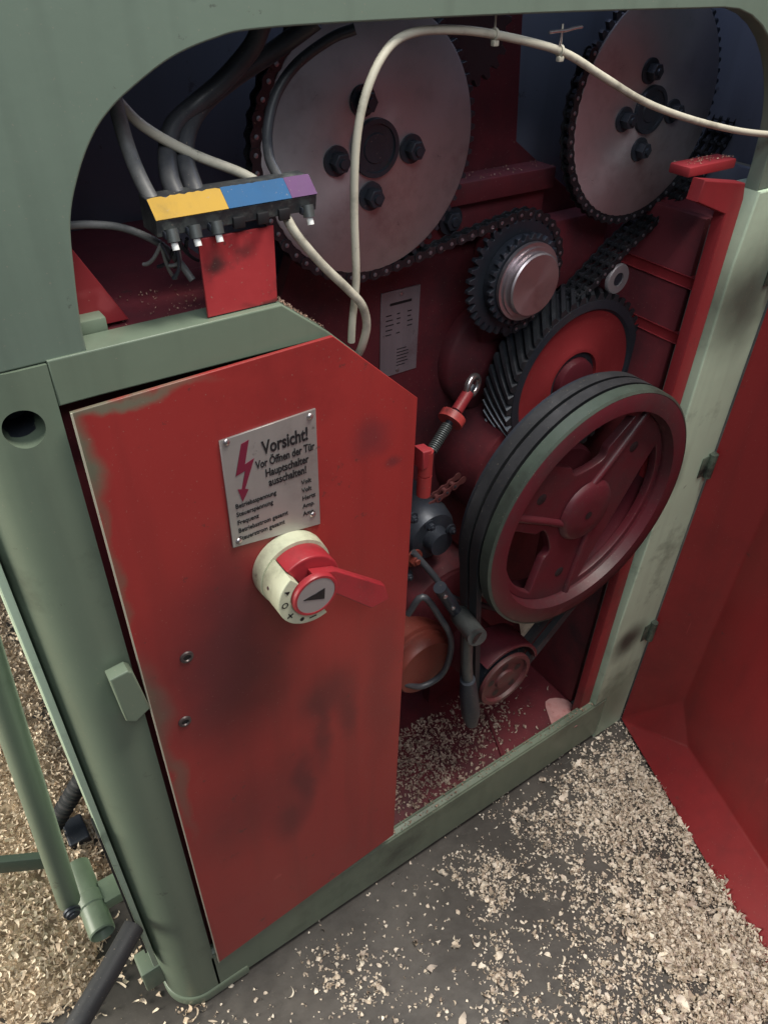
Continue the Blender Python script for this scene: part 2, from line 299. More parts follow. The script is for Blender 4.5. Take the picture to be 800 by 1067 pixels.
def column_me():
    x0, x1, r, yb = .012, .0885, .055, .16; hx, hz, hr = .060, 1.152, .0168; LA = r*PI/2; LT = LA+x1-x0-r
    def surf(u, z):
        if u < LA: t = u/r; return Vector((x0+r-r*math.cos(t), r-r*math.sin(t), z))
        return Vector((x0+r+u-LA, 0, z))
    uh = r*math.acos((x0+r-hx)/r); zlo, zhi = 1.09, 1.2; bm = bmesh.new(); NR = 64; rows = []
    ang = [2*PI*i/NR for i in range(NR)]
    for k in range(9):
        f = k/8; row = []
        for a in ang:
            ca, sa = math.cos(a), math.sin(a)
            su = (LT-uh)/ca if ca > 1e-9 else (-uh/ca if ca < -1e-9 else 1e9); sz = (zhi-hz)/sa if sa > 1e-9 else ((zlo-hz)/sa if sa < -1e-9 else 1e9)
            R_ = min(su, sz); rr = hr+(R_-hr)*f; row.append(bm.verts.new(surf(uh+rr*ca*(1 if k else .93), hz+rr*sa)))
        rows.append(row)
    for a, b in zip(rows, rows[1:]):
        for i in range(NR): bm.faces.new((a[i], a[(i+1) % NR], b[(i+1) % NR], b[i]))
    lip = [bm.verts.new((hx+hr*math.cos(a), .055, hz+hr*math.sin(a))) for a in ang]
    for i in range(NR): bm.faces.new((rows[0][i], lip[i], lip[(i+1) % NR], rows[0][(i+1) % NR]))
    # corners of the rectangle
    for (u, z) in ((0, zlo), (LT, zlo), (LT, zhi), (0, zhi)):
        c_ = bm.verts.new(surf(u, z)); best = None
        for i in range(NR):
            a, b = rows[-1][i], rows[-1][(i+1) % NR]
            on = lambda v, w: abs(v-w) < 1e-6
            za, zb_ = a.co.z, b.co.z
            if (on(za, z) != on(zb_, z)) and (a.co-c_.co).length < .03 and (b.co-c_.co).length < .03: bm.faces.new((a, b, c_)); break
    # below the hole, the sides and the top
    nz = 12; us = [LA*i/20 for i in range(21)]+[LT]; us = us
    grid = [[bm.verts.new(surf(u, .03+(zlo-.03)*k/nz)) for u in us] for k in range(nz+1)]
    for a, b in zip(grid, grid[1:]):
        for i in range(len(us)-1): bm.faces.new((a[i], a[i+1], b[i+1], b[i]))
    for x, y in ((x0, r), (x1, 0)):
        q = [bm.verts.new(v) for v in ((x, y, .03), (x, yb, .03), (x, yb, 1.2), (x, y, 1.2))]; bm.faces.new(q)
    bm.faces.new([bm.verts.new(surf(u, 1.2)) for u in us]+[bm.verts.new((x1, yb, 1.2)), bm.verts.new((x0, yb, 1.2))])
    bmesh.ops.remove_doubles(bm, verts=bm.verts[:], dist=1e-5); bmesh.ops.recalc_face_normals(bm, faces=bm.faces[:])
    me = bpy.data.meshes.new('col'); bm.to_mesh(me); bm.free(); return me
colo = link('side_column', column_me(), GREEN, MC, 32)
lathe('hole_lining', [(.0165, .020), (.0165, .052), (0, .052)], (.060, 1.152), DARK, colo, n=40)
link('column_foot', extrude_z(col_outline(.003, .058, .012, .14), .004, .034, .006), GREEN, colo, 40)
# latch tab
tb = atY(133, 722, -.012)
plate('turn_latch', [(.062, .872), (.081, .874), (.0855, .869), (.0925, .806), (.075, .795), (.066, .803)], -.020, -.004, GREEN, MC, .002)
# ---- upper housing panel with round-cornered opening
D = .56
arc = [(.2138, -.4805), (.2145, -.44), (.221, -.377), (.232, -.306), (.255, -.253), (.281, -.214), (.306, -.190), (.336, -.170), (.389, -.142), (.447, -.125), (.506, -.1175), (.694, -.115), (1.064, -.116), (1.45, -.121)]
arc = [(x*D, CZ+z*D) for x, z in arc]
sm = [(p.x, p.y) for p in cr([(x, z, 0) for x, z in arc], 5)]
sm[0] = (sm[0][0], 1.2008)
right = [(1.45*D+.168*math.sin(t*PI/2/10), CZ-.121*D-.17+.17*math.cos(t*PI/2/10)) for t in range(1, 11)] + [(.98, 1.201)]
outl = [(.005, 1.2008)] + sm + right + [(1.098, 1.201), (1.098, 1.80), (.005, 1.80)]
plate('upper_housing', outl, .002, .022, GREENUP, MC, .0015)
hd = empty('x', (0, 0, 0), None, None); bpy.data.objects.remove(hd)
box('housing_top', .005, 1.098, .0225, .60, 1.785, 1.80, GREENUP, MC)
box('housing_side', .005, .02, .0225, .60, 1.201, 1.784, GREENUP, MC)
# ---- cross rail over the switch box and the box itself
plate('cross_rail', [(.089, 1.2025), (.2875, 1.2025), (.3335, 1.166), (.365, 1.136), (.362, 1.12), (.33, 1.1605), (.12, 1.1635), (.089, 1.1635)], .0, .03, GREEN, MC, .0015)
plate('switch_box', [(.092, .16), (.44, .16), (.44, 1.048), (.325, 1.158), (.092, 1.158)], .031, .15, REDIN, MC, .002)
plate('box_top', [(.06, 1.196), (.283, 1.196), (.283, 1.191), (.06, 1.191)], .0305, .30, REDIN, MC, .0008)
plate('gusset', [(.100, 1.30), (.118, 1.30), (.168, 1.2), (.100, 1.2)], .045, .060, RED, MC, .001)
box('corner_block', .110, .146, .03, .058, 1.2005, 1.213, GREEN, MC, .0015)
# ---- base rail, pan, back walls, corner post
def rail(x0, x1):
    o = [(0.0, .016), (.020, .016), (.020, .142), (.016, .146), (.006, .1455), (0.0, .140)]
    V = [(x, y, z) for x in (x0, x1) for y, z in o]; n = len(o)
    F = [tuple(range(n))[::-1], tuple(range(n, 2*n))]+[(i, (i+1) % n, n+(i+1) % n, n+i) for i in range(n)]
    me = bpy.data.meshes.new('r'); me.from_pydata(V, [], F)
    bm = bmesh.new(); bm.from_mesh(me); bmesh.ops.recalc_face_normals(bm, faces=bm.faces[:]); bmesh.ops.bevel(bm, geom=[e for e in bm.edges if abs(e.verts[0].co.x-e.verts[1].co.x) > .1], offset=.003, segments=2, affect='EDGES'); bm.to_mesh(me); bm.free(); return me
link('base_rail', rail(.085, 1.098), GREEN, MC, 40)
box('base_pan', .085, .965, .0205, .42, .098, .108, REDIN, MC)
tube('pan_rib', [atZ(505, 740, .110), atZ(528, 800, .110)], .004, REDIN, MC)
plate('corner_post', [(.975, .1465), (.972, .40), (.980, .62), (.974, .88), (.972, 1.10), (.980, 1.2), (.980, 1.2005), (1.0975, 1.2005), (1.0975, .004), (1.01, .004), (1.01, .1465)], -.0015, .050, PALE, MC, .003)
wallx = .958
plate('inner_wall_flange', [(.940, .110), (.971, .110), (.971, 1.19), (.965, 1.21), (.875, 1.225), (.872, 1.20), (.94, 1.175)], .012, .03, RED, MC, .0015)
box('inner_side_wall', .962, .975, .051, .42, .109, 1.155, REDIN, MC)
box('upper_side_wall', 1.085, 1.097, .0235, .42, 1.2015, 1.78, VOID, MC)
box('wall_ledge', .9755, 1.0845, .051, .42, 1.145, 1.155, REDIN, MC)
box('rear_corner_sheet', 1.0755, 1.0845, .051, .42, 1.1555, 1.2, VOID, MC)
for py0, px0 in ((294, 742), (352, 722)):
    a = atY(px0, py0, .03); box('wall_rib', a.x-.012, .961, .031, .215, a.z-.010, a.z+.006, RED, MC)
a = atY(745, 170, .02)
box('wall_shelf', .868, .961, .031, .062, 1.224, 1.236, RED, MC)
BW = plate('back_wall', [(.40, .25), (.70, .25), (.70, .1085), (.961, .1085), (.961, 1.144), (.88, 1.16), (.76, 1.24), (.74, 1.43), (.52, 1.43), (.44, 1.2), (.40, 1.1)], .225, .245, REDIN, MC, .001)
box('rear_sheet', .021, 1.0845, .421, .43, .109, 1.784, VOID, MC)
box('left_veil_sheet', .021, .50, .30, .304, 1.10, 1.60, VOID, MC, .0005)  # added ahead of the rear sheet to carry the veil tint
box('upper_veil_sheet', .70, 1.0845, .2455, .249, 1.10, 1.60, VOID, MC, .0005)  # added panel, painted haze for the upper right
a = atY(500, 205, .19)
box('beam', .56, .80, .185, .224, a.z-.005, a.z+.022, REDIN, MC); box('beam', .56, .80, .200, .224, a.z-.055, a.z-.008, REDIN, MC)
c = atY(475, 232, .18); hexbolt('wall_bolt', (c.x, c.z), .19, .012, DARK, MC)
c = atY(500, 372, .21); lathe('bearing_boss', [(0, .19), (.05, .19), (.055, .194), (.085, .200), (.09, .206), (.09, .226)], (c.x+.02, c.z), REDIN, MC, n=56)
box('panel_casting', .70, .93, .185, .224, .98, 1.14, REDIN, MC, .008)
# nameplate on the back wall
q = [atY(*p, .2235) for p in [(399, 308), (438, 300), (437, 388), (396, 395)]]
x0, x1, z0, z1 = .548, .612, .953, 1.078
pp_ = [(plate_me([[(x0, z0), (x1, z0), (x1, z1), (x0, z1)]], .2225, .2245, .0003), None, 0)]
def lineblk(x, z, w, h, y, mi=1): return (box_me(x, x+w, y-.0004, y, z, z+h, 0), None, mi)
pp_.append(lineblk(x0+.014, z1-.020, .036, .0035, .2225))
for i in range(5):
    for j, (ox, ww) in enumerate(((.008, .014), (.026, .008), (.044, .009))):
        if random.random() < .8: pp_.append(lineblk(x0+ox, z1-.034-i*.007, ww*random.uniform(.6, 1), .0014, .2225))
for i in range(6): pp_.append(lineblk(x0+.028, z0+.038-i*.005, .024*random.uniform(.6, 1), .0011, .2225))
NP = link('rating_plate', merge(pp_), [ALUDIM, INK], MC)
for x, z in ((x0+.032, z1-.006), (x0+.03, z0+.006)): lathe('rivet', [(0, .220), (.0022, .2208), (.003, .2225)], (x, z), BRIGHT, NP, n=12)

# ---- closed door
DY = -.008; k = (DY-.002+.56)/.56
dp = [(x*D*k, CZ+z*D*k) for x, z in [(.171, -.562), (.169, -2.43), (.795, -2.35), (.790, -.727), (.604, -.553)]]
DOOR = plate('cabinet_door', dp, DY-.002, DY+.002, REDDOOR, MC, .0008)
DOOR['label'] = 'narrow closed red door with the warning plate and rotary switch'
edge = dp[:2]
tube('door_edge', [(dp[0][0]+.0005, DY-.0022, dp[0][1]), (dp[1][0]+.0005, DY-.0022, dp[1][1])], .0009, mat('bare pale edge', (.42, .40, .32), .5), DOOR, res=2)
def sp(name, px, py, y, parent, r=.0035): 
    c = atY(px, py, y); return c
for px, py in ((195, 685), (193, 752)):
    c = atY(px, py, DY-.003)
    lathe('screw_hole', [(.0032, DY-.0015), (.0046, DY-.0045), (.0072, DY-.004), (.0078, DY-.002)], (c.x, c.z), mat('worn metal ring', (.10, .08, .08), .4, .5), DOOR, n=24)
    lathe('hole_core', [(0, DY-.0030), (.0044, DY-.0030)], (c.x, c.z), INK, DOOR, n=20)
hg = plate('hinge', [(.4435, 1.000), (.457, .998), (.4578, .976), (.4445, .974)], -.014, .004, RED, DOOR, .002)
for z0_, z1_ in ((.962, .994), (.932, .9605)):
    me = lathe_me([(0, 0), (.0085, 0), (.0085, z1_-z0_), (0, z1_-z0_)], 0, 0, n=20); me.transform(Matrix.Rotation(PI/2, 4, 'X')); me.transform(Matrix.Translation((.4545, -.006, z0_)))
    link('hinge_knuckle', me, mat('hinge red', (.30, .03, .03), .45), DOOR, 40)
# warning plate
px0, px1, pz0, pz1 = .2065, .306, .958, 1.0985
wy = DY-.0045
wp = [(plate_me([[(px0, pz0+.012), (px1, pz0), (px1, pz1+.0), (px0, pz1)]], wy, DY-.0021, .0004), None, 0)]
wp = [(plate_me([[(px0, .970), (px1, .958), (px1, 1.0975), (px0, 1.0965)]], wy, DY-.0021, .0004), None, 0)]
q4 = [atY(*p, wy) for p in [(229, 460), (329, 426), (334, 546), (243, 571)]]
ty = wy-.0004
px0 = q4[0].x; px1 = q4[1].x; zt = q4[0].z; 
wp = [(plate_me([[(q.x, q.z) for q in q4]], wy, DY-.0021, .0004), None, 0)]
W_ = px1-px0
def wt(s, size, fx, fz, bold=0, sx=.8, al='LEFT', mi=1): wp.append((text_me(s, size, px0+fx*W_, zt-fz*.140, ty, .0002, bold, sx, al), None, mi))
wt('Vorsicht!', .0205, .655, .205, .0005, .66, 'CENTER')
wt('Vor Öffnen der Tür', .0128, .645, .305, .00025, .62, 'CENTER')
wt('Hauptschalter', .0128, .655, .395, .00025, .66, 'CENTER')
wt('ausschalten!', .0128, .655, .480, .00025, .68, 'CENTER')
for i, (s, u) in enumerate((('Betriebsspannung', 'Volt'), ('Steuerspannung', 'Volt'), ('Frequenz', 'Hertz'), ('Betriebsstrom gesamt', 'Amp.'), ('Steuerstrom gesamt', 'Amp.'))):
    wt(s, .0078, .07, .572+i*.072, .0001, .80); wt(u, .0078, .80, .572+i*.072, .0001, .85)
def bolt(pts): return [(px0+a*W_, zt-b*.140) for a, b in pts]
wp.append((plate_me([bolt([(.20, .07), (.28, .055), (.215, .235), (.315, .21), (.19, .43), (.225, .445), (.15, .53), (.115, .415), (.155, .425), (.21, .285), (.11, .305)])], ty-.0002, ty+.0003, .00005), None, 2))
WP = link('warning_plate', merge(wp), [ALU, INK, REDINK], DOOR)
for px, py in ((236, 461), (323, 434), (326, 536), (249, 564)):
    c = atY(px, py, wy); lathe('plate_screw', [(0, wy-.0018), (.0018, wy-.0018), (.0033, wy-.0008), (.0036, wy)], (c.x, c.z), BRIGHT, DOOR, n=16)
# rotary switch
sc = (.2685, .9195)
SY = DY-.0025
lathe('switch_base', [(0, SY), (.0415, SY), (.0425, SY-.004), (.0415, -.030), (.0, -.030)], sc, WHITEP, DOOR, n=64)
a0, a1 = math.radians(128), math.radians(292)
ol = circ(sc, .0405, 40, a0, a1) + circ(sc, .0265, 30, a1, a0)[0:]
plate('switch_shroud', ol, -.0665, -.0305, WHITEP, DOOR, .0012)
o2 = circ(sc, .0385, 40, a1-2*PI+.03, a0-.03)
plate('switch_cap', o2, -.055, -.0302, REDP, DOOR, .002)
t1_, t2_, t3_ = atY(398, 607, -.060), atY(403, 621, -.060), atY(384, 631, -.060)
plate('switch_lever', [(sc[0], sc[1]+.026), (sc[0]+.028, sc[1]+.016), (t1_.x, t1_.z), (t2_.x, t2_.z), (t3_.x, t3_.z), (sc[0]+.026, sc[1]-.016), (sc[0], sc[1]-.026)], -.0655, -.0555, REDP, DOOR, .0015)
lathe('dial_ring', [(0, -.0655), (.0262, -.0655), (.0262, -.070), (.025, -.072), (.0225, -.072), (.0225, -.071)], sc, REDP, DOOR, n=56)
dm = [(lathe_me([(0, -.0715), (.0223, -.0715), (.0223, -.069)], *sc, n=48), None, 0)]
dm.append((plate_me([[(sc[0]-.0150, sc[1]+.0010), (sc[0]+.0105, sc[1]+.0055), (sc[0]+.0095, sc[1]-.0090)]], -.0721, -.0712, .0001), None, 1))
link('dial_face', merge(dm), [DIALG, INK], DOOR)
sy = -.0668; sm_ = []
def pol(r, deg): return (sc[0]+r*math.cos(math.radians(deg)), sc[1]+r*math.sin(math.radians(deg)))
c = pol(.0335, 153); sm_.append((plate_me([[(c[0]-.003, c[1]+.003), (c[0]+.003, c[1]+.001), (c[0]+.0, c[1]-.003)]], sy-.0003, sy+.0003, .0001), None, 0))
c = pol(.0335, 180); sm_.append((lathe_me([(.0024, sy-.0002), (.0038, sy-.0002)], *c, n=20), None, 0))
c = pol(.0335, 212); ca_, sa_ = math.cos(.45), math.sin(.45)
for a, b in (((.0038, .0007)), ((.0007, .0038))): sm_.append((plate_me([[(c[0]+u*ca_-v*sa_, c[1]+u*sa_+v*ca_) for u, v in ((-a, -b), (a, -b), (a, b), (-a, b))]], sy-.0003, sy+.0003, .0001), None, 0))
c = pol(.0335, 243); sm_.append((lathe_me([(0, sy-.0002), (.0026, sy-.0002)], *c, n=16), None, 0))
c = pol(.0335, 266); sm_.append((plate_me([[(c[0]-.004, c[1]-.0006), (c[0]+.004, c[1]-.0006), (c[0]+.004, c[1]+.0006), (c[0]-.004, c[1]+.0006)]], sy-.0003, sy+.0003, .0001), None, 0))
link('switch_symbols', merge(sm_), INK, DOOR)
c = pol(.0355, 165)
me = lathe_me([(0, 0), (.002, 0), (.0032, .001)], 0, 0, n=14)
v = Vector((math.cos(math.radians(168)), 0, math.sin(math.radians(168))))
me.transform(Matrix.Translation((sc[0]+v.x*.0408, -.043, sc[1]+v.z*.0408)) @ Vector((0, -1, 0)).rotation_difference(v).to_matrix().to_4x4())
link('switch_screw', me, BRIGHT, DOOR)

# ---- open door: splayed pan swung towards the viewer
ANG = math.radians(69.5); dv = Vector((-math.cos(ANG), -math.sin(ANG), 0)); nv = Vector((dv.y, -dv.x, 0))   # nv: inner side
H = Vector((1.0985, -.004, 0)); zb = .010; zt_ = 1.42; LEN = .95; dep = .078
def dpt(s, w, z): return H + dv*s - nv*w + Vector((0, 0, z))
inner = [(.072, .145), (.135, .062), (LEN-.05, .062), (LEN-.05, zt_-.06), (.072, zt_-.06)]
outer = [(0, zb+.004), (.004, zb), (LEN, zb), (LEN, zt_), (0, zt_)]
bm = bmesh.new()
fr = [bm.verts.new(dpt(s, 0, z)) for s, z in outer]; pn = [bm.verts.new(dpt(s, dep, z)) for s, z in inner]
bm.faces.new(pn)
for i in range(5): bm.faces.new((fr[i], fr[(i+1) % 5], pn[(i+1) % 5], pn[i]))
bmesh.ops.recalc_face_normals(bm, faces=bm.faces[:])
bmesh.ops.bevel(bm, geom=[e for e in bm.edges if len(e.link_faces) == 2], offset=.005, segments=3, affect='EDGES', profile=.5)
me = bpy.data.meshes.new('d'); bm.to_mesh(me); bm.free()
REDOPEN = mat('open door red paint', (.24, .019, .022), .38, dirt=(.15, .013, .016), amount=.35, scale=2.2, bump=.10, bscale=30)
OD = link('access_door', me, REDOPEN, MC, 60)
sd = OD.modifiers.new('thickness', 'SOLIDIFY'); sd.thickness = .002; sd.offset = 0
OD['label'] = 'large open red door with folded edges, seen from inside'
def greasy_hinge(z, h, m, y=-.007):
    me = tube_me([(1.088, y, z-h), (1.088, y, z+h)], .0075, smoothcurve=False); me2 = box_me(1.066, 1.086, -.0040, -.002, z-h*.9, z+h*.8, .0008)
    link('door_hinge', merge([(me, None, 0), (me2, None, 0)]), m, MC, 40)
HM = mat('grimy green hinge', (.12, .16, .12), .45, dirt=(.02, .022, .02), amount=1.0, scale=30, bump=.4)
greasy_hinge(.318, .026, HM); greasy_hinge(.735, .024, HM); greasy_hinge(1.085, .03, HM)

# ---- big pulley wheel
wc = (.7732, .770)
WH = lathe('pulley_wheel', [(.168, -.006), (.172, -.021), (.198, -.021), (.201, -.019), (.201, -.016)], wc, REDWHEEL, MC, n=128)
lathe('pulley_rim', [(.200, -.0205), (.204, -.018), (.2045, -.001), (.201, .001), (.193, .006), (.193, .018), (.201, .0225), (.193, .0275), (.193, .040), (.201, .0445), (.201, .050), (.168, .050), (.168, -.006)], wc, [mat('grimy green rim paint', (.06, .08, .065), .4, dirt=(.03, .035, .03), amount=.5, scale=14, bump=.2), DARK, REDWHEEL], WH, n=128, mats=[0, 0, 0, 1, 1, 1, 1, 1, 1, 1, 1, 2])
# web with three windows
def window(aA, aB, rin, rout, n=16, cut_=.0):
    A, B = math.radians(aA), math.radians(aB)
    o = circ(wc, rout, n, A, B); d = math.radians(6)
    mid = (A+B)/2
    inn = [(wc[0]+rin*math.cos(t), wc[1]+rin*math.sin(t)) for t in [B-.30, mid, A+.30]]
    inn = [(p.x, p.y) for p in cr([(wc[0]+rin*1.25*math.cos(B-.22), wc[1]+rin*1.25*math.sin(B-.22), 0), (wc[0]+rin*math.cos(mid+.3), wc[1]+rin*math.sin(mid+.3), 0), (wc[0]+rin*math.cos(mid-.3), wc[1]+rin*math.sin(mid-.3), 0), (wc[0]+rin*1.25*math.cos(A+.22), wc[1]+rin*1.25*math.sin(A+.22), 0)], 5)]
    return o+inn
plate('web', [circ(wc, .1685, 96), window(64, 130, .085, .156), window(170, 236, .080, .156), window(280, 386, .095, .156)], -.002, .012, REDWHEEL, WH, .002)
lathe('hub', [(0, -.014), (.020, -.014), (.045, -.012), (.050, -.008), (.053, -.0035)], wc, REDWHEEL, WH, n=56)
for a in (45, 149, 257):
    p0 = Vector(pol(.0, 0)); a_ = math.radians(a); u = Vector((math.cos(a_), math.sin(a_))); n_ = Vector((-u.y, u.x))
    c0 = Vector(wc)
    for sgn in ((1,) if a != 45 else (1,)):
        pts = [c0+u*.035+n_*.030*sgn, c0+u*.09+n_*.030*sgn, c0+u*.165+n_*.036*sgn]
        tube('spoke_rib', [(p.x, -.003, p.y) for p in pts], .006, REDWHEEL, WH)
    p = c0+u*.118; lathe('balance_hole', [(0, -.0028), (.008, -.0028), (.009, -.0022)], (p.x, p.y), INK, WH, n=20)
c = atY(440+0, 470, 0)
lathe('axle_hole', [(0, -.0148), (.0068, -.0148)], (wc[0]-.003, wc[1]-.002), INK, WH, n=20)
lathe('bearing_seat', [(.03, .052), (.075, .052), (.08, .06), (.08, .12), (.11, .125), (.11, .224)], wc, REDIN, MC, n=48)
# ---- motor pulley and belts
pc = (.663, .450)
MP = lathe('motor_pulley', [(0, -.006), (.018, -.006), (.02, -.002), (.045, -.002), (.047, -.008), (.054, -.008), (.055, -.005), (.055, -.001), (.047, .006), (.047, .018), (.055, .0225), (.047, .0275), (.047, .040), (.055, .0445), (.055, .05), (0, .05)], pc, [mat('dusty dark red pulley', (.09, .022, .025), .55, dirt=(.05, .04, .035), amount=.5, scale=20, bump=.3), DARK], MC, n=64, mats=[0]*7+[1]*8)
for i in range(5):
    a_ = i*2*PI/5+.4; lathe('pulley_hole', [(0, -.0028), (.007, -.0028)], (pc[0]+.031*math.cos(a_), pc[1]+.031*math.sin(a_)), INK, MP, n=16)
def belt(y, R, r):
    c1, c2 = Vector(wc), Vector(pc); d = c2-c1; L = d.length; th = math.atan2(d.y, d.x); al = math.acos((R-r)/L)
    o1 = circ(wc, R, 70, th+al, th+2*PI-al); o2 = circ(pc, r, 30, th-al, th+al)
    path = o1+o2
    n = len(path); V = []; F = []
    for i in range(n):
        p = Vector(path[i]); t = (Vector(path[(i+1) % n])-Vector(path[i-1])).normalized(); nn = Vector((t.y, -t.x))
        for w, h in ((-.0085, .006), (.0085, .006), (.0055, -.006), (-.0055, -.006)):
            q = p+nn*h; V.append((q.x, y+w, q.y))
    for i in range(n):
        j = (i+1) % n
        for q in range(4): F.append((i*4+q, i*4+(q+1) % 4, j*4+(q+1) % 4, j*4+q))
    me = bpy.data.meshes.new('belt'); me.from_pydata(V, [], F); return link('drive_belt', me, RUBBER, MC, 40)
belt(.012, .199, .053); belt(.034, .199, .053)
# motor castings
c = atY(438, 690, .07)
lathe('motor', [(0, .055), (.052, .055), (.056, .06), (.056, .075), (.06, .078), (.06, .082), (.066, .085), (.066, .22), (0, .22)], (c.x, c.z), ORANGE, MC, n=56)
lathe('motor_housing', [(.02, .055), (.045, .058), (.05, .07), (.05, .22), (0, .22)], (pc[0], pc[1]), REDIN, MC, n=56)
c = atY(470, 655, .10)
lathe('gear_case', [(0, .10), (.05, .10), (.09, .115), (.095, .13), (.095, .23)], (c.x, c.z+.035), REDIN, MC, n=56)
gp = [(q_[0], q_[1]) for q_ in circ(pc, .075, 20, math.radians(10), math.radians(130))]+[(q_[0], q_[1]) for q_ in circ(pc, .069, 20, math.radians(130), math.radians(10))]
plate('pulley_guard', gp, -.004, .054, REDWHEEL, MC, .001)
# fat dark casting above
c = atY(452, 560, .12); lathe('shaft_housing', [(0, .10), (.02, .10), (.022, .12), (.040, .122), (.045, .13), (.05, .15), (.05, .23)], (c.x, c.z), DARK, MC, n=40)
c = atY(440, 590, .08); hexbolt('housing_bolt', (c.x, c.z), .10, .010, ORANGE, MC)
c = atY(452, 520, .15); link('tension_chain', chain_me([(c.x-.04, c.z-.015), (c.x, c.z), (c.x+.05, c.z+.02)], .15), [mat('rusty red steel', (.10, .03, .03), .5), DARK], MC)

for pl_ in ([(425, 640, .06), (440, 622, .05), (456, 640, .04), (470, 668, .03), (462, 700, .04), (440, 715, .05), (420, 712, .06)], [(430, 575, .10), (452, 600, .08), (470, 622, .06), (500, 630, .07), (540, 640, .09)]):
    tube('motor_cable', cr([atY(*p_) for p_ in pl_], 5), .0052, BLACKCAB, MC, smoothcurve=False, res=4)
for px, py in ((430, 540), (448, 548), (470, 552), (425, 600)):
    c = atY(px, py, .10); hexbolt('housing_bolt', (c.x, c.z), .10, .006, DARK, MC, .006)
# ---- sprockets
def sprocket(cxz, r, y, plate_m, name='sprocket', teeth=64, boltr=.053, phase=0):
    o = plate(name, [gear_outline(cxz, r, teeth, .008, .75, phase)], y, y+.007, DARK, MC, .0008)
    me = lathe_me([(0, 0), (r-.010, 0), (r-.0085, .0008), (r-.0085, .003)], 0, 0, n=160)     # face disc around local axis Z for the turned grain
    me.transform(Matrix.Rotation(-PI/2, 4, 'X'))
    f = link('face_plate', me, plate_m, o, 30); f.matrix_world = Matrix.Translation((cxz[0], y-.0035, cxz[1])) @ Matrix.Rotation(PI/2, 4, 'X')
    return o
sL = (.4745, 1.2805); sR = (.902, 1.2795)
A = sprocket(sL, .1375, .140, STEEL, teeth=66)
B = sprocket(sR, .1405, .140, STEEL, teeth=66, phase=.02)
for o, c0 in ((A, sL), (B, sR)):
    lathe('hub', [(0, .132), (.014, .132), (.015, .1335), (.023, .1335), (.0235, .131), (.028, .131), (.0285, .132), (.0285, .137)], c0, DARK, o, n=48)
    for px, py in ((345, 170), (380, 112), (422, 155), (386, 210)):
        b = atY(px, py, .135); dx, dz = b.x-sL[0], b.z-sL[1]
        rr_ = math.hypot(dx, dz); an = math.atan2(dz, dx); rr_ = .047
        hexbolt('bolt', (c0[0]+rr_*math.cos(an), c0[1]+rr_*math.sin(an)), .134, .0098, DARK, o, .012)
sS = (.7035, 1.099)
Cc = plate('small_sprocket', [gear_outline(sS, .080, 36, .009, .75)], .138, .146, DARK, MC, .0008)
plate('second_ring', [gear_outline(sS, .060, 28, .006, .75)], .120, .127, DARK, Cc, .0008)
lathe('spacer', [(.03, .1255), (.056, .1255), (.056, .137)], sS, DARK, Cc, n=40)
me = lathe_me([(0, 0), (.0395, 0), (.0415, .002), (.0415, .009), (.046, .0095), (.046, .013), (.051, .0135), (.051, .019)], 0, 0, n=96); me.transform(Matrix.Rotation(-PI/2, 4, 'X'))
f = link('hub_cap', me, mat('turned hub steel', (.42, .37, .39), .3, .85, dirt=(.28, .2, .2), amount=.2, scale=14, bump=.08, aniso=.7), Cc, 30)
f.matrix_world = Matrix.Translation((sS[0], .099, sS[1])) @ Matrix.Rotation(PI/2, 4, 'X')
# chain: round the left plate, over the small sprocket
def tangent_path():
    R1, R2 = .1345, .079
    c1, c2 = Vector(sL), Vector(sS); d = c2-c1; L = d.length; th = math.atan2(d.y, d.x)
    be = math.acos((R1+R2)/L)                       # crossed tangent: below the plate, above the sprocket
    a1 = th-be; a2 = th+PI-be
    p = circ(sL, R1, 90, math.radians(75), a1+2*PI)
    p += circ(sS, R2, 40, a2, a2-math.radians(190))
    return p
CHM = mat('oily chain steel', (.03, .032, .038), .35, .5, dirt=(.09, .09, .1), amount=.3, scale=60, bump=.1)
PINM = mat('bright pin ends', (.30, .32, .36), .3, .8, bump=0)
link('drive_chain', chain_me(tangent_path(), .1437), [CHM, PINM], MC)
p = circ(sR, .1375, 40, math.radians(150), math.radians(318)); link('drive_chain', chain_me(p, .1437), [CHM, PINM], MC)
rp = [Vector((sR[0]+.1375*math.cos(t), sR[1]+.1375*math.sin(t))) for t in [math.radians(x) for x in range(20, -46, -6)]]
e1, e2, e3 = atY(690, 208, .15), atY(640, 255, .15), atY(600, 298, .15)
link('triple_chain', chain_me([(e.x, e.z) for e in (atY(752, 125, .15), atY(730, 165, .15), e1, e2, e3, atY(585, 312, .15))], .132, strands=3, pitch=.0159), [CHM, PINM], MC)
c = atY(641, 290, .13); lathe('washer', [(.010, .128), (.010, .124), (.021, .124), (.0225, .126), (.0225, .13)], (c.x, c.z), mat('dull washer', (.30, .27, .28), .45, .3), MC, n=40)
lathe('washer_pin', [(0, .126), (.0095, .126)], (c.x, c.z), DARK, MC, n=24)
# black chain mass between the plates
c = atY(475, 50, .15); plate('idler_sprocket', [gear_outline((c.x+.02, c.z+.015), .055, 22, .008, .75)], .15, .158, DARK, MC, .0008)
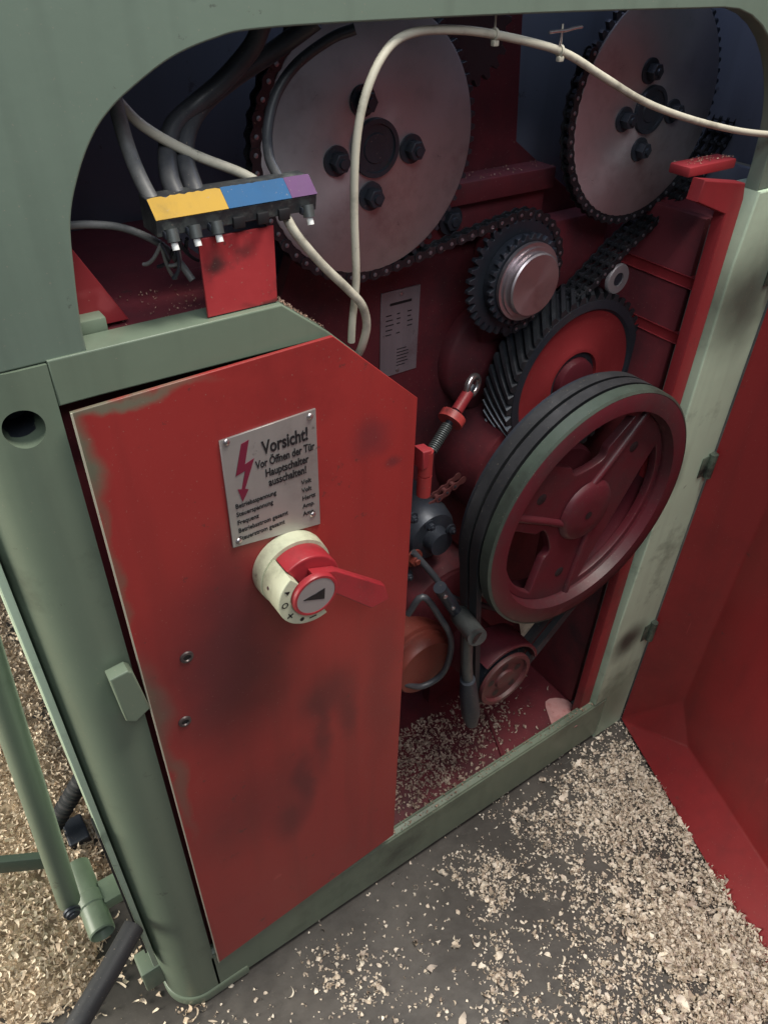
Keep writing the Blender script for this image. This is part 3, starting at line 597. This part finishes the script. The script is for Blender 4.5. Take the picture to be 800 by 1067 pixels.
# ---- helical ring gear
rc = (.839, .912)
def helical(c, r, y0, y1, teeth, depth, twist, slices=8):
    V = []; F = []; O = None
    for s in range(slices+1):
        t = s/slices; o = gear_outline(c, r, teeth, depth, .8, twist*t, .25); O = len(o); V += [(x, y0+(y1-y0)*t, z) for x, z in o]
    for s in range(slices):
        for i in range(O): j = (i+1) % O; F.append((s*O+i, s*O+j, (s+1)*O+j, (s+1)*O+i))
    for s, rv in ((0, False), (slices, True)):
        base = len(V); V += [(c[0]+(r-depth-.004)*math.cos(2*PI*i/O), y0 if s == 0 else y1, c[1]+(r-depth-.004)*math.sin(2*PI*i/O)) for i in range(O)]
        for i in range(O): j = (i+1) % O; F.append((s*O+i, s*O+j, base+j, base+i))
    me = bpy.data.meshes.new('h'); me.from_pydata(V, [], F); return me
HG = link('helical_gear', helical(rc, .140, .115, .168, 46, .009, -.36), [mat('oily gear steel', (.05, .055, .065), .33, .6, dirt=(.12, .12, .13), amount=.3, scale=30, bump=.1)], MC, 25)
lathe('gear_rim', [(.130, .1148), (.130, .1142), (.117, .1142), (.113, .118)], rc, DARK, HG, n=96)
lathe('gear_face', [(.1165, .1175), (.108, .120), (.060, .122), (.056, .119), (.048, .119), (.0465, .125)], rc, mat('red gear paint', (.24, .026, .03), .42, dirt=(.2, .02, .02), amount=.3, scale=12, bump=.2), HG, n=96)
lathe('groove', [(.0465, .1245), (.038, .1245)], rc, DARK, HG, n=60)
lathe('gear_hub', [(.0, .112), (.033, .112), (.036, .114), (.0385, .124)], rc, REDWHEEL, HG, n=60)
# ---- tension rod with eye, thread and collar
a = atY(492, 402, .14); b = atY(438, 488, .10)
d = (b-a).normalized()
ft = empty('tension_rod', (0, 0, 0), None, None); bpy.data.objects.remove(ft)
TR = tube('tension_rod', [a, a+d*.07, b], .0055, DARK, MC, smoothcurve=False)
tube('rod_sleeve', [a+d*.012, a+d*.045], .0085, RED, TR)
me = bpy.data.meshes.new('eye'); bm = bmesh.new(); 
RI = Matrix.Translation(a) @ Matrix.Rotation(.3, 4, 'Z')
eye = [RI @ Vector((.014*math.cos(t*PI/12), 0, .014*math.sin(t*PI/12))) for t in range(25)]
bm.free(); tube('rod_eye', eye, .005, BRIGHT, TR, smoothcurve=False)
th = []
for i in range(240): 
    t = i/240; pnt = a+d*(.070+t*.045); ax1 = d.orthogonal().normalized(); ax2 = d.cross(ax1)
    an = t*2*PI*14; th.append(pnt+ax1*.0068*math.cos(an)+ax2*.0068*math.sin(an))
tube('thread', th, .0014, IRON, TR, smoothcurve=False, res=2)
me = tube_me([a+d*.052, a+d*.064], .019, smoothcurve=False)
link('collar', me, mat('collar red', (.42, .05, .045), .45, dirt=(.1, .03, .03), amount=.4, scale=30), TR, 40)
# ---- crank lever in front of the motor: cross tube, arm and socket
h0 = atY(487, 652, .0)
LV = tube('crank_lever', [atY(478, 640, .03), atY(497, 664, -.03)], .0155, IRON, MC, smoothcurve=False)
lathe('bore', [(0, -.031), (.0105, -.031)], (atY(498, 665, -.031).x, atY(498, 665, -.031).z), INK, LV, n=20)
tube('lever_arm', [h0, atY(486, 690, -.005), atY(488, 722, -.008)], .009, IRON, LV, smoothcurve=False)
tube('lever_socket', [atY(487, 708, -.008), atY(488, 722, -.008), atY(490, 742, -.008), atY(491, 753, -.006)], .0155, DARK, LV, smoothcurve=False, radii=[.8, 1, 1.05, .7])
tube('lever_link', [atY(458, 612, .03), atY(482, 648, .03)], .010, DARK, LV, smoothcurve=False)
for px, py in ((464, 622), (472, 634)): 
    c = atY(px, py, .02); lathe('link_pin', [(0, .018), (.0035, .019), (.0035, .03)], (c.x, c.z), BRIGHT, LV, n=12)
# dusty patch of light painted on the pan; pale plate for a lit hole
def flat(name, pix, z, m, parent, t=.0015):
    P = [atZ(x, y, z) for x, y in pix]; bm = bmesh.new(); vs = [bm.verts.new(p) for p in P]; bm.faces.new(vs); r_ = bmesh.ops.extrude_face_region(bm, geom=bm.faces[:]); 
    for v_ in [g for g in r_['geom'] if isinstance(g, bmesh.types.BMVert)]: v_.co.z -= t
    bmesh.ops.recalc_face_normals(bm, faces=bm.faces[:]); me = bpy.data.meshes.new(name); bm.to_mesh(me); bm.free(); return link(name, me, m, parent)
flat('dusty_light_patch', [(568, 736), (568, 731), (572, 728), (579, 727), (587, 728), (593, 731), (598, 737), (600, 744), (601, 756), (579, 768), (575, 757), (571, 745)], .1105, PINKLIGHT, MC)
q_ = [atY(*p, .19) for p in [(541, 650), (572, 646), (580, 660), (545, 678)]]; plate('lit_hole_plate', [(v.x, v.z) for v in q_], .189, .191, LITHOLE, MC, .0003)  # flat plate in place of a hole onto lit shavings

# ---- terminal strip on its bracket
TB = plate('terminal_bracket', [(.2215, 1.2035), (.2865, 1.2035), (.2875, 1.268), (.2215, 1.268)], .006, .0085, mat('bracket red paint', (.42, .04, .045), .45, dirt=(.07, .03, .03), amount=.2, scale=26, bump=.15, spot=[(.236, 1.252, .013, .012, .85), (.262, 1.262, .010, .007, .6), (.28, 1.207, .02, .004, .7)]), MC, .0006)
def wedge(x0, x1):
    o = [(0, 1.2885), (.014, 1.3008), (.030, 1.3008), (.030, 1.276), (.002, 1.276)]
    V = [(x, y, z) for x in (x0, x1) for y, z in o]; n = 5; F = [(4, 3, 2, 1, 0), (5, 6, 7, 8, 9)]+[(i, (i+1) % n, n+(i+1) % n, n+i) for i in range(n)]
    me = bpy.data.meshes.new('w'); me.from_pydata(V, [], F); bm = bmesh.new(); bm.from_mesh(me); bmesh.ops.recalc_face_normals(bm, faces=bm.faces[:]); bmesh.ops.bevel(bm, geom=bm.edges[:], offset=.0006, segments=1, affect='EDGES'); bm.to_mesh(me); bm.free(); return me
TS = link('terminal_strip', wedge(.1885, .3255), BAKE, MC)
def tape(name, x0, x1, m, jag):
    n = 16; V = []; F = []
    for i in range(n+1):
        x = x0+(x1-x0)*i/n; b = jag*(abs(noise.noise(Vector((x*140, 3, 0))))+.3*(i % 4 == 0))
        e0 = (0, 1.2885); e1 = (.014-b, 1.3008-b)
        for (yy, zz) in (e0, e1): V.append((x, yy-.0009, zz+.0009))
        for (yy, zz) in (e0, e1): V.append((x, yy-.0002, zz+.0002))
    for i in range(n): a_ = i*4; F.append((a_, a_+4, a_+5, a_+1)); F.append((a_, a_+2, a_+6, a_+4)); F.append((a_+1, a_+5, a_+7, a_+3))
    me = bpy.data.meshes.new('t'); me.from_pydata(V, [], F); return link(name, me, m, TS)
tape('yellow_strip', .1885, .2468, YELLOW, .0022); tape('blue_strip', .2470, .3020, BLUE, .0005); tape('purple_strip', .3022, .3255, PURPLE, .0003)
for x, lit in ((.1985, 1), (.2165, 1), (.2345, 1), (.2545, 0), (.2755, 0), (.2945, 0), (.3155, 1)):
    if lit:
        me = tube_me([(x, -.001, 1.282), (x, -.004, 1.273)], .0048, smoothcurve=False); s_ = link('terminal_screw', me, IRON, TS, 40)
        link('screw_tip', tube_me([(x, -.0042, 1.2725), (x, -.0062, 1.2675)], .0027, smoothcurve=False), WHITE, s_, 40)
        link('clamp', box_me(x-.006, x+.006, -.003, .004, 1.2745, 1.281, .0015), DARK, s_, 30)
    else:
        link('terminal_slot', box_me(x-.005, x+.005, -.0015, .002, 1.273, 1.282, .0008), INK, TS, 30)
# ragged wire ends under the strip
for i in range(9):
    p0_ = Vector((.192+random.random()*.03, .012, 1.268)); p1_ = p0_+Vector((random.uniform(-.01, .012), random.uniform(-.006, .02), -random.uniform(.012, .03))); p2_ = p1_+Vector((random.uniform(-.012, .014), .01, random.uniform(-.012, .006)))
    tube('loose_wire', [p0_, p1_, p2_], .0016, DARK if i % 3 else GREYCAB, TS, res=2)

# ---- cables
def pc_(pl): return [atY(x, y, d) for x, y, d in pl]
def cable(name, pl, r, m, label=None):
    o = tube(name, cr(pc_(pl), 5), r, m, MC, smoothcurve=False, res=5)
    if label: o['label'] = label
    return o
cable('cable', [(118, 100, .06), (150, 132, .055), (200, 160, .05), (255, 182, .04), (280, 200, .03), (293, 216, .012), (308, 243, .0), (335, 275, -.004), (362, 301, -.006), (377, 318, -.006), (382, 338, -.003), (378, 358, .003), (374, 368, .01)], .0040, CREAM, 'cream cable through the terminal strip and down behind the closed door')
cable('cable', [(366, 356, .012), (367, 335, .010), (371, 290, .008), (369, 220, .008), (371, 150, .008), (382, 95, .008), (403, 52, .010), (430, 34, .014), (470, 31, .016), (515, 36, .016), (583, 53, .012), (625, 78, .006), (665, 103, .0), (700, 118, -.002), (740, 130, -.003), (780, 138, -.004), (830, 142, -.004)], .0036, CREAM, 'cream cable looping up and along the top edge of the opening')
cable('cable', [(60, 236, .05), (95, 234, .05), (130, 238, .05), (165, 253, .045), (186, 272, .04), (201, 292, .03)], .0030, GREYCAB)
cable('cable', [(275, 20, .05), (262, 50, .06), (232, 85, .07), (205, 108, .075), (182, 130, .07), (175, 155, .06), (177, 185, .04), (188, 212, .022)], .0075, BLACKCAB)
cable('cable', [(330, 20, .06), (290, 50, .08), (245, 80, .085), (212, 108, .08), (196, 135, .07), (193, 165, .055), (200, 190, .035), (207, 208, .022)], .0075, BLACKCAB)
cable('cable', [(118, 95, .06), (125, 125, .055), (134, 155, .05), (146, 185, .035), (160, 212, .02)], .0058, GREYCAB)
cable('cable', [(370, 30, .05), (345, 40, .06), (310, 66, .07), (288, 98, .07), (279, 135, .06), (281, 165, .045), (291, 186, .028), (293, 195, .02)], .0044, BLACKCAB)
for px, py, d_ in ((515, 36, .016), (583, 53, .012)):
    c = atY(px, py, d_); me = lathe_me([(.0036, -.0012), (.0052, -.0012), (.0052, .0012), (.0036, .0012)], 0, 0, n=20); me.transform(Matrix.Translation(c) @ Matrix.Rotation(PI/2, 4, 'Z'))
    zt2 = link('cable_tie', merge([(me, None, 0), (tube_me([c+Vector((0, 0, .004)), c+Vector((-.001, 0, .021))], .0009, smoothcurve=False, res=2), None, 0), (box_me(c.x-.003, c.x+.003, c.y-.004, c.y+.001, c.z-.0085, c.z-.004, .0008), None, 0)]), CREAM, MC, 40)
c = atY(588, 34, .01); tube('wire_hook', [atY(572, 34, .01), atY(582, 32, .01), atY(590, 33, .01), atY(597, 29, .01), atY(606, 28, .01)], .0014, BRIGHT, MC)
tube('wire_hook', [atY(585, 33, .01), atY(583, 48, .01)], .0010, BRIGHT, MC)

# ---- side: foot lug, pivot tube and handle bar
LG = box('foot_lug', -.018, .03, .045, .085, .055, .120, GREEN, MC, .004)
c = atY(107, 972, .085)
PV = lathe('pivot_tube', [(.0135, .095), (.0175, .083), (.0195, .085), (.0195, .21), (0, .21)], (c.x, c.z), GREEN, MC, n=40)
lathe('bore', [(0, .100), (.0136, .100)], (c.x, c.z), INK, PV, n=30)
lathe('tube_collar', [(.0198, .128), (.0215, .130), (.0215, .150), (.0198, .152)], (c.x, c.z), GREEN, PV, n=40)
box('tube_arm', c.x+.018, .012, .12, .16, c.z-.012, c.z+.012, GREEN, PV)
b0 = atY(72, 938, .13); b1 = atY(20, 780, .11); b2 = atY(-40, 600, .08)
HB = tube('side_handle_bar', [b2, b1, b0], .0165, GREEN, None, smoothcurve=False)
tag(HB, 'slanting round green bar beside the left column, bolted at its lower end', 'bar')
me = lathe_me([(0, 0), (.005, 0), (.006, .002), (.010, .002), (.010, .006), (.0125, .007), (.0125, .010)], 0, 0, n=32); me.transform(Matrix.Translation((b0.x-.001, .102, b0.z)))
link('bolt', me, DARK, HB, 40)
me = box_me(0, 0, 0, 0, 0, 0, 0)
p0_, p1_ = atZ(-60, 890, .14), atZ(52, 893, .14)
FB = box('flat_bar', -.40, atZ(48, 893, .14).x, .0, .0, 0, 0, GREEN, None) if False else None
FB = link('flat_bar', box_me(-.30, 0, -.006, .006, -.016, .016, .002), mat('dark green bar paint', (.06, .085, .065), .45), None, 35)
tag(FB, 'dark green flat bar running out level to the left of the round bar', 'bar')
FB.location = atY(50, 896, .17); FB.rotation_euler = (0, 0, math.radians(-28))
# ribbed hose
ha, hb = atZ(52, 868, .05), atZ(92, 800, .16); hd_ = hb-ha
prof = []; 
pts = []; rad = []
for i in range(60): pts.append(ha+hd_*(i/59)*1.3); rad.append(1+.10*math.sin(i*PI*.8))
tag(tube('ribbed_hose', pts, .017, RUBBER, None, smoothcurve=False, radii=rad), 'short black ribbed hose behind the round green bar', 'hose')
tag(tube('black_pipe', [atY(140, 965, .03), atY(112, 1015, -.01), atY(70, 1085, -.05)], .0155, RUBBER, None, smoothcurve=False), 'smooth black pipe sloping down below the column foot', 'pipe')
me = box_me(.02, .30, .02, .12, .0, .014, .004); tag(link('rubber_mat', me, RUBBER), 'flat black rubber pad under the machine corner', 'mat')
box('side_skirt', .004, .0115, .03, .55, .16, 1.19, PALE, MC, .001)
box('side_slot_strip', .0005, .0035, .028, .06, .22, .56, INK, MC, .0005)
tag(link('steel_bracket', box_me(-.02, .02, -.03, .03, 0, .03, .004), DARK), 'small black block on the shavings behind the round green bar', 'block'); bpy.data.objects['steel_bracket'].location = atZ(82, 872, 0)

# ================================================================== wood shavings
def ribbon(curl, L, w, seg=4, twist=.0):
    V = []
    for i in range(seg+1):
        t = i/seg-.5
        if curl > .1: a = t*curl; R_ = L/curl; x, z = R_*math.sin(a), R_*(1-math.cos(a))
        else: x, z = t*L, 0
        tw = twist*t; dy, dz = w/2*math.cos(tw), w/2*math.sin(tw); ww = 1-.5*abs(t)*2*.6
        V += [(x, -dy*ww, z-dz), (x, dy*ww, z+dz)]
    return np.array(V)
def shavings(name, pos, size, m, parent=None, tilt=.6, lift=.5, kind='stuff', wd=(.18, .5)):
    protos = [ribbon(random.uniform(.6, 5.2), 1, random.uniform(*wd), 4, random.uniform(-2.2, 2.2)) for _ in range(24)]
    n = len(pos); nv_ = 10; V = np.zeros((n*nv_, 3)); fc = np.array([[0, 2, 3, 1], [2, 4, 5, 3], [4, 6, 7, 5], [6, 8, 9, 7]])
    F = np.zeros((n*4, 4), dtype=np.int64); rn = np.random.default_rng(3)
    for i in range(n):
        p = protos[rn.integers(24)]*size[i]
        ax = rn.normal(0, tilt, 2); az = rn.uniform(0, 2*PI)
        Rz = np.array([[math.cos(az), -math.sin(az), 0], [math.sin(az), math.cos(az), 0], [0, 0, 1]])
        Rx = np.array([[1, 0, 0], [0, math.cos(ax[0]), -math.sin(ax[0])], [0, math.sin(ax[0]), math.cos(ax[0])]])
        Ry = np.array([[math.cos(ax[1]), 0, math.sin(ax[1])], [0, 1, 0], [-math.sin(ax[1]), 0, math.cos(ax[1])]])
        q = p @ (Rz @ Rx @ Ry).T; q[:, 2] -= q[:, 2].min()*lift; V[i*10:i*10+10] = q+pos[i]; F[i*4:i*4+4] = fc+i*10
    me = bpy.data.meshes.new(name); me.vertices.add(len(V)); me.vertices.foreach_set('co', V.ravel()); me.loops.add(F.size); me.loops.foreach_set('vertex_index', F.ravel().astype(np.int32))
    me.polygons.add(len(F)); me.polygons.foreach_set('loop_start', np.arange(0, F.size, 4, dtype=np.int32)); me.update(calc_edges=True); me.validate()
    o = link(name, me, m, parent, 180)
    if kind: o['kind'] = kind
    return o
def chipmat(name, c1, c2):
    m = bpy.data.materials.new(name); m.use_nodes = True; N = m.node_tree.nodes; L = m.node_tree.links; b = N['Principled BSDF']; b.inputs['Roughness'].default_value = .7
    g = N.new('ShaderNodeNewGeometry'); r = N.new('ShaderNodeValToRGB'); r.color_ramp.elements[0].color = (*c1, 1); r.color_ramp.elements[1].color = (*c2, 1); L.new(g.outputs['Random Per Island'], r.inputs[0])
    L.new(r.outputs[0], b.inputs['Base Color']); b.inputs['Subsurface Weight'].default_value = 0
    return m
CHIPR = chipmat('pale wood shavings', (.58, .48, .38), (.92, .83, .71)); CHIPL = chipmat('warm wood shavings', (.52, .40, .29), (.86, .74, .58))
def fbm(x, y, s, o=0): return noise.fractal(Vector((x*s, y*s, o)), 1, 2, 4)
# mounds: a bumpy bed where the shavings lie deep
def bedh_left(x, y): 
    e = min(1, max(0, ((.04 if y > .30 else -.03)-x+.03*fbm(x, y, 6))/.10)); f = min(1, max(0, (y-.04-.25*(x+.25)+.04*fbm(x, y, 5, 3))/.10)); return e*f*(.020+.016*fbm(x, y, 4, 1)+.008*fbm(x, y, 14, 2))
def bedh_right(x, y):
    t = (x-.45)*.8 + (-y-.12)*.9 + .22*fbm(x, y, 3.5, 7)-.28
    return max(0, min(1, t/.35))*(.010+.010*fbm(x, y, 6, 8)+.007*fbm(x, y, 18, 9))
def bed(name, hf, x0, x1, y0, y1, st, m):
    nx = int((x1-x0)/st); ny = int((y1-y0)/st); V = []; F = []
    for j in range(ny+1):
        for i in range(nx+1):
            x, y = x0+i*st, y0+j*st; V.append((x, y, hf(x, y)-.007))
    for j in range(ny):
        for i in range(nx): a_ = j*(nx+1)+i; F.append((a_, a_+1, a_+nx+2, a_+nx+1))
    me = bpy.data.meshes.new(name); me.from_pydata(V, [], F); return tag(link(name, me, m, None, 180), kind='stuff')
BEDM = mat('matted shavings', (.50, .39, .27), .85, dirt=(.20, .15, .10), amount=.8, scale=60, bump=1.0, bscale=160, var=.35)
bed('shavings_bed', bedh_left, -1.6, .25, -.1, 2.4, .02, BEDM)
bed('shavings_bed', bedh_right, .1, 1.5, -.9, .1, .02, BEDM)
pos = []; size = []
while len(pos) < 52000:
    x, y = rng.uniform(-1.1, .1), rng.uniform(-.05, 1.9)
    if rng.uniform() > 1/(1+(.6*max(0, y-.3))**1.2*2): continue
    h = bedh_left(x, y)
    if h < .004 and rng.uniform() > .10: continue
    if x > .06: continue
    pos.append((x, y, max(h, 0)+rng.uniform(-.002, .006))); size.append(rng.uniform(.007, .021))
shavings('warm_shavings', np.array(pos), size, CHIPL, tilt=.8)
pos = []; size = []
while len(pos) < 92000:
    x, y = rng.uniform(.0, 1.35), rng.uniform(-.85, .02)
    h = bedh_right(x, y); n_ = fbm(x, y, 9, 20); n2 = fbm(x, y, 3, 31)
    n3 = fbm(x, y, 38, 5); dens = (.035+.6*max(0, n_+n2*.9-.16+.6*(x-.62)))*(.35+1.5*max(0, n3+.15)) + min(1, h/.012) + .55*math.exp(-((x-.98)/.12)**2-((y+.09)/.07)**2)*(.4+1.6*max(0, n3+.2))
    if y > -.03: dens *= .4
    h = h*rng.uniform(.2, 1)
    if rng.uniform() > dens: continue
    pos.append((x, y, h+rng.uniform(0, .004)*(1 if h > .004 else .2)))
    size.append(min(.024, .0062*math.exp(rng.normal(0, .48))) if h < .004 else min(.026, .0088*math.exp(rng.normal(0, .42))))
shavings('pale_shavings', np.array(pos), size, CHIPR, tilt=.8, wd=(.3, .75))
pos = []; size = []
while len(pos) < 1900:
    px_, py_ = rng.uniform(405, 600), rng.uniform(680, 860); p = atZ(px_, py_, .109)
    dens = math.exp(-((px_-440)**2/1800+(py_-790)**2/1600))*1.2+math.exp(-((px_-500)**2/700+(py_-745)**2/900))*.6+.035
    if p.y < .024 or p.y > .2 or rng.uniform() > dens: continue
    pos.append(tuple(p)); size.append(rng.uniform(.004, .013))
shavings('pan_shavings', np.array(pos), size, chipmat('dusty pan shavings', (.26, .17, .13), (.52, .42, .34)), MC, tilt=.5)
pos = []; size = []
for i in range(260):
    t = rng.uniform(); x, z = (.2875+(.3335-.2875)*t, 1.204-(.038)*t) if i < 150 else (rng.uniform(.15, .285), 1.198)
    pos.append((x+rng.normal(0, .001), rng.uniform(.003, .028) if i < 150 else rng.uniform(.03, .1), z)); size.append(rng.uniform(.0015, .004))
for i in range(520):
    u_ = rng.uniform()
    if u_ < .45: pos.append((rng.uniform(.44, 1.0), rng.uniform(.003, .017), .147)); size.append(rng.uniform(.0015, .006)); continue
    if u_ < .6: pos.append((rng.uniform(.87, .96), rng.uniform(.035, .06), 1.237)); size.append(rng.uniform(.0015, .004)); continue
    if u_ < .8: pos.append((rng.uniform(.56, .80), rng.uniform(.187, .22), 1.0)); pos[-1] = (pos[-1][0], pos[-1][1], atY(500, 205, .19).z+.023); size.append(rng.uniform(.0015, .004)); continue
    pos.append((rng.uniform(.09, .6), rng.uniform(-.0015, .0), rng.uniform(.1462, .1468))); size.append(.0015)
shavings('ledge_dust', np.array(pos), size, chipmat('ledge dust', (.25, .14, .10), (.45, .3, .22)), MC, tilt=.5)
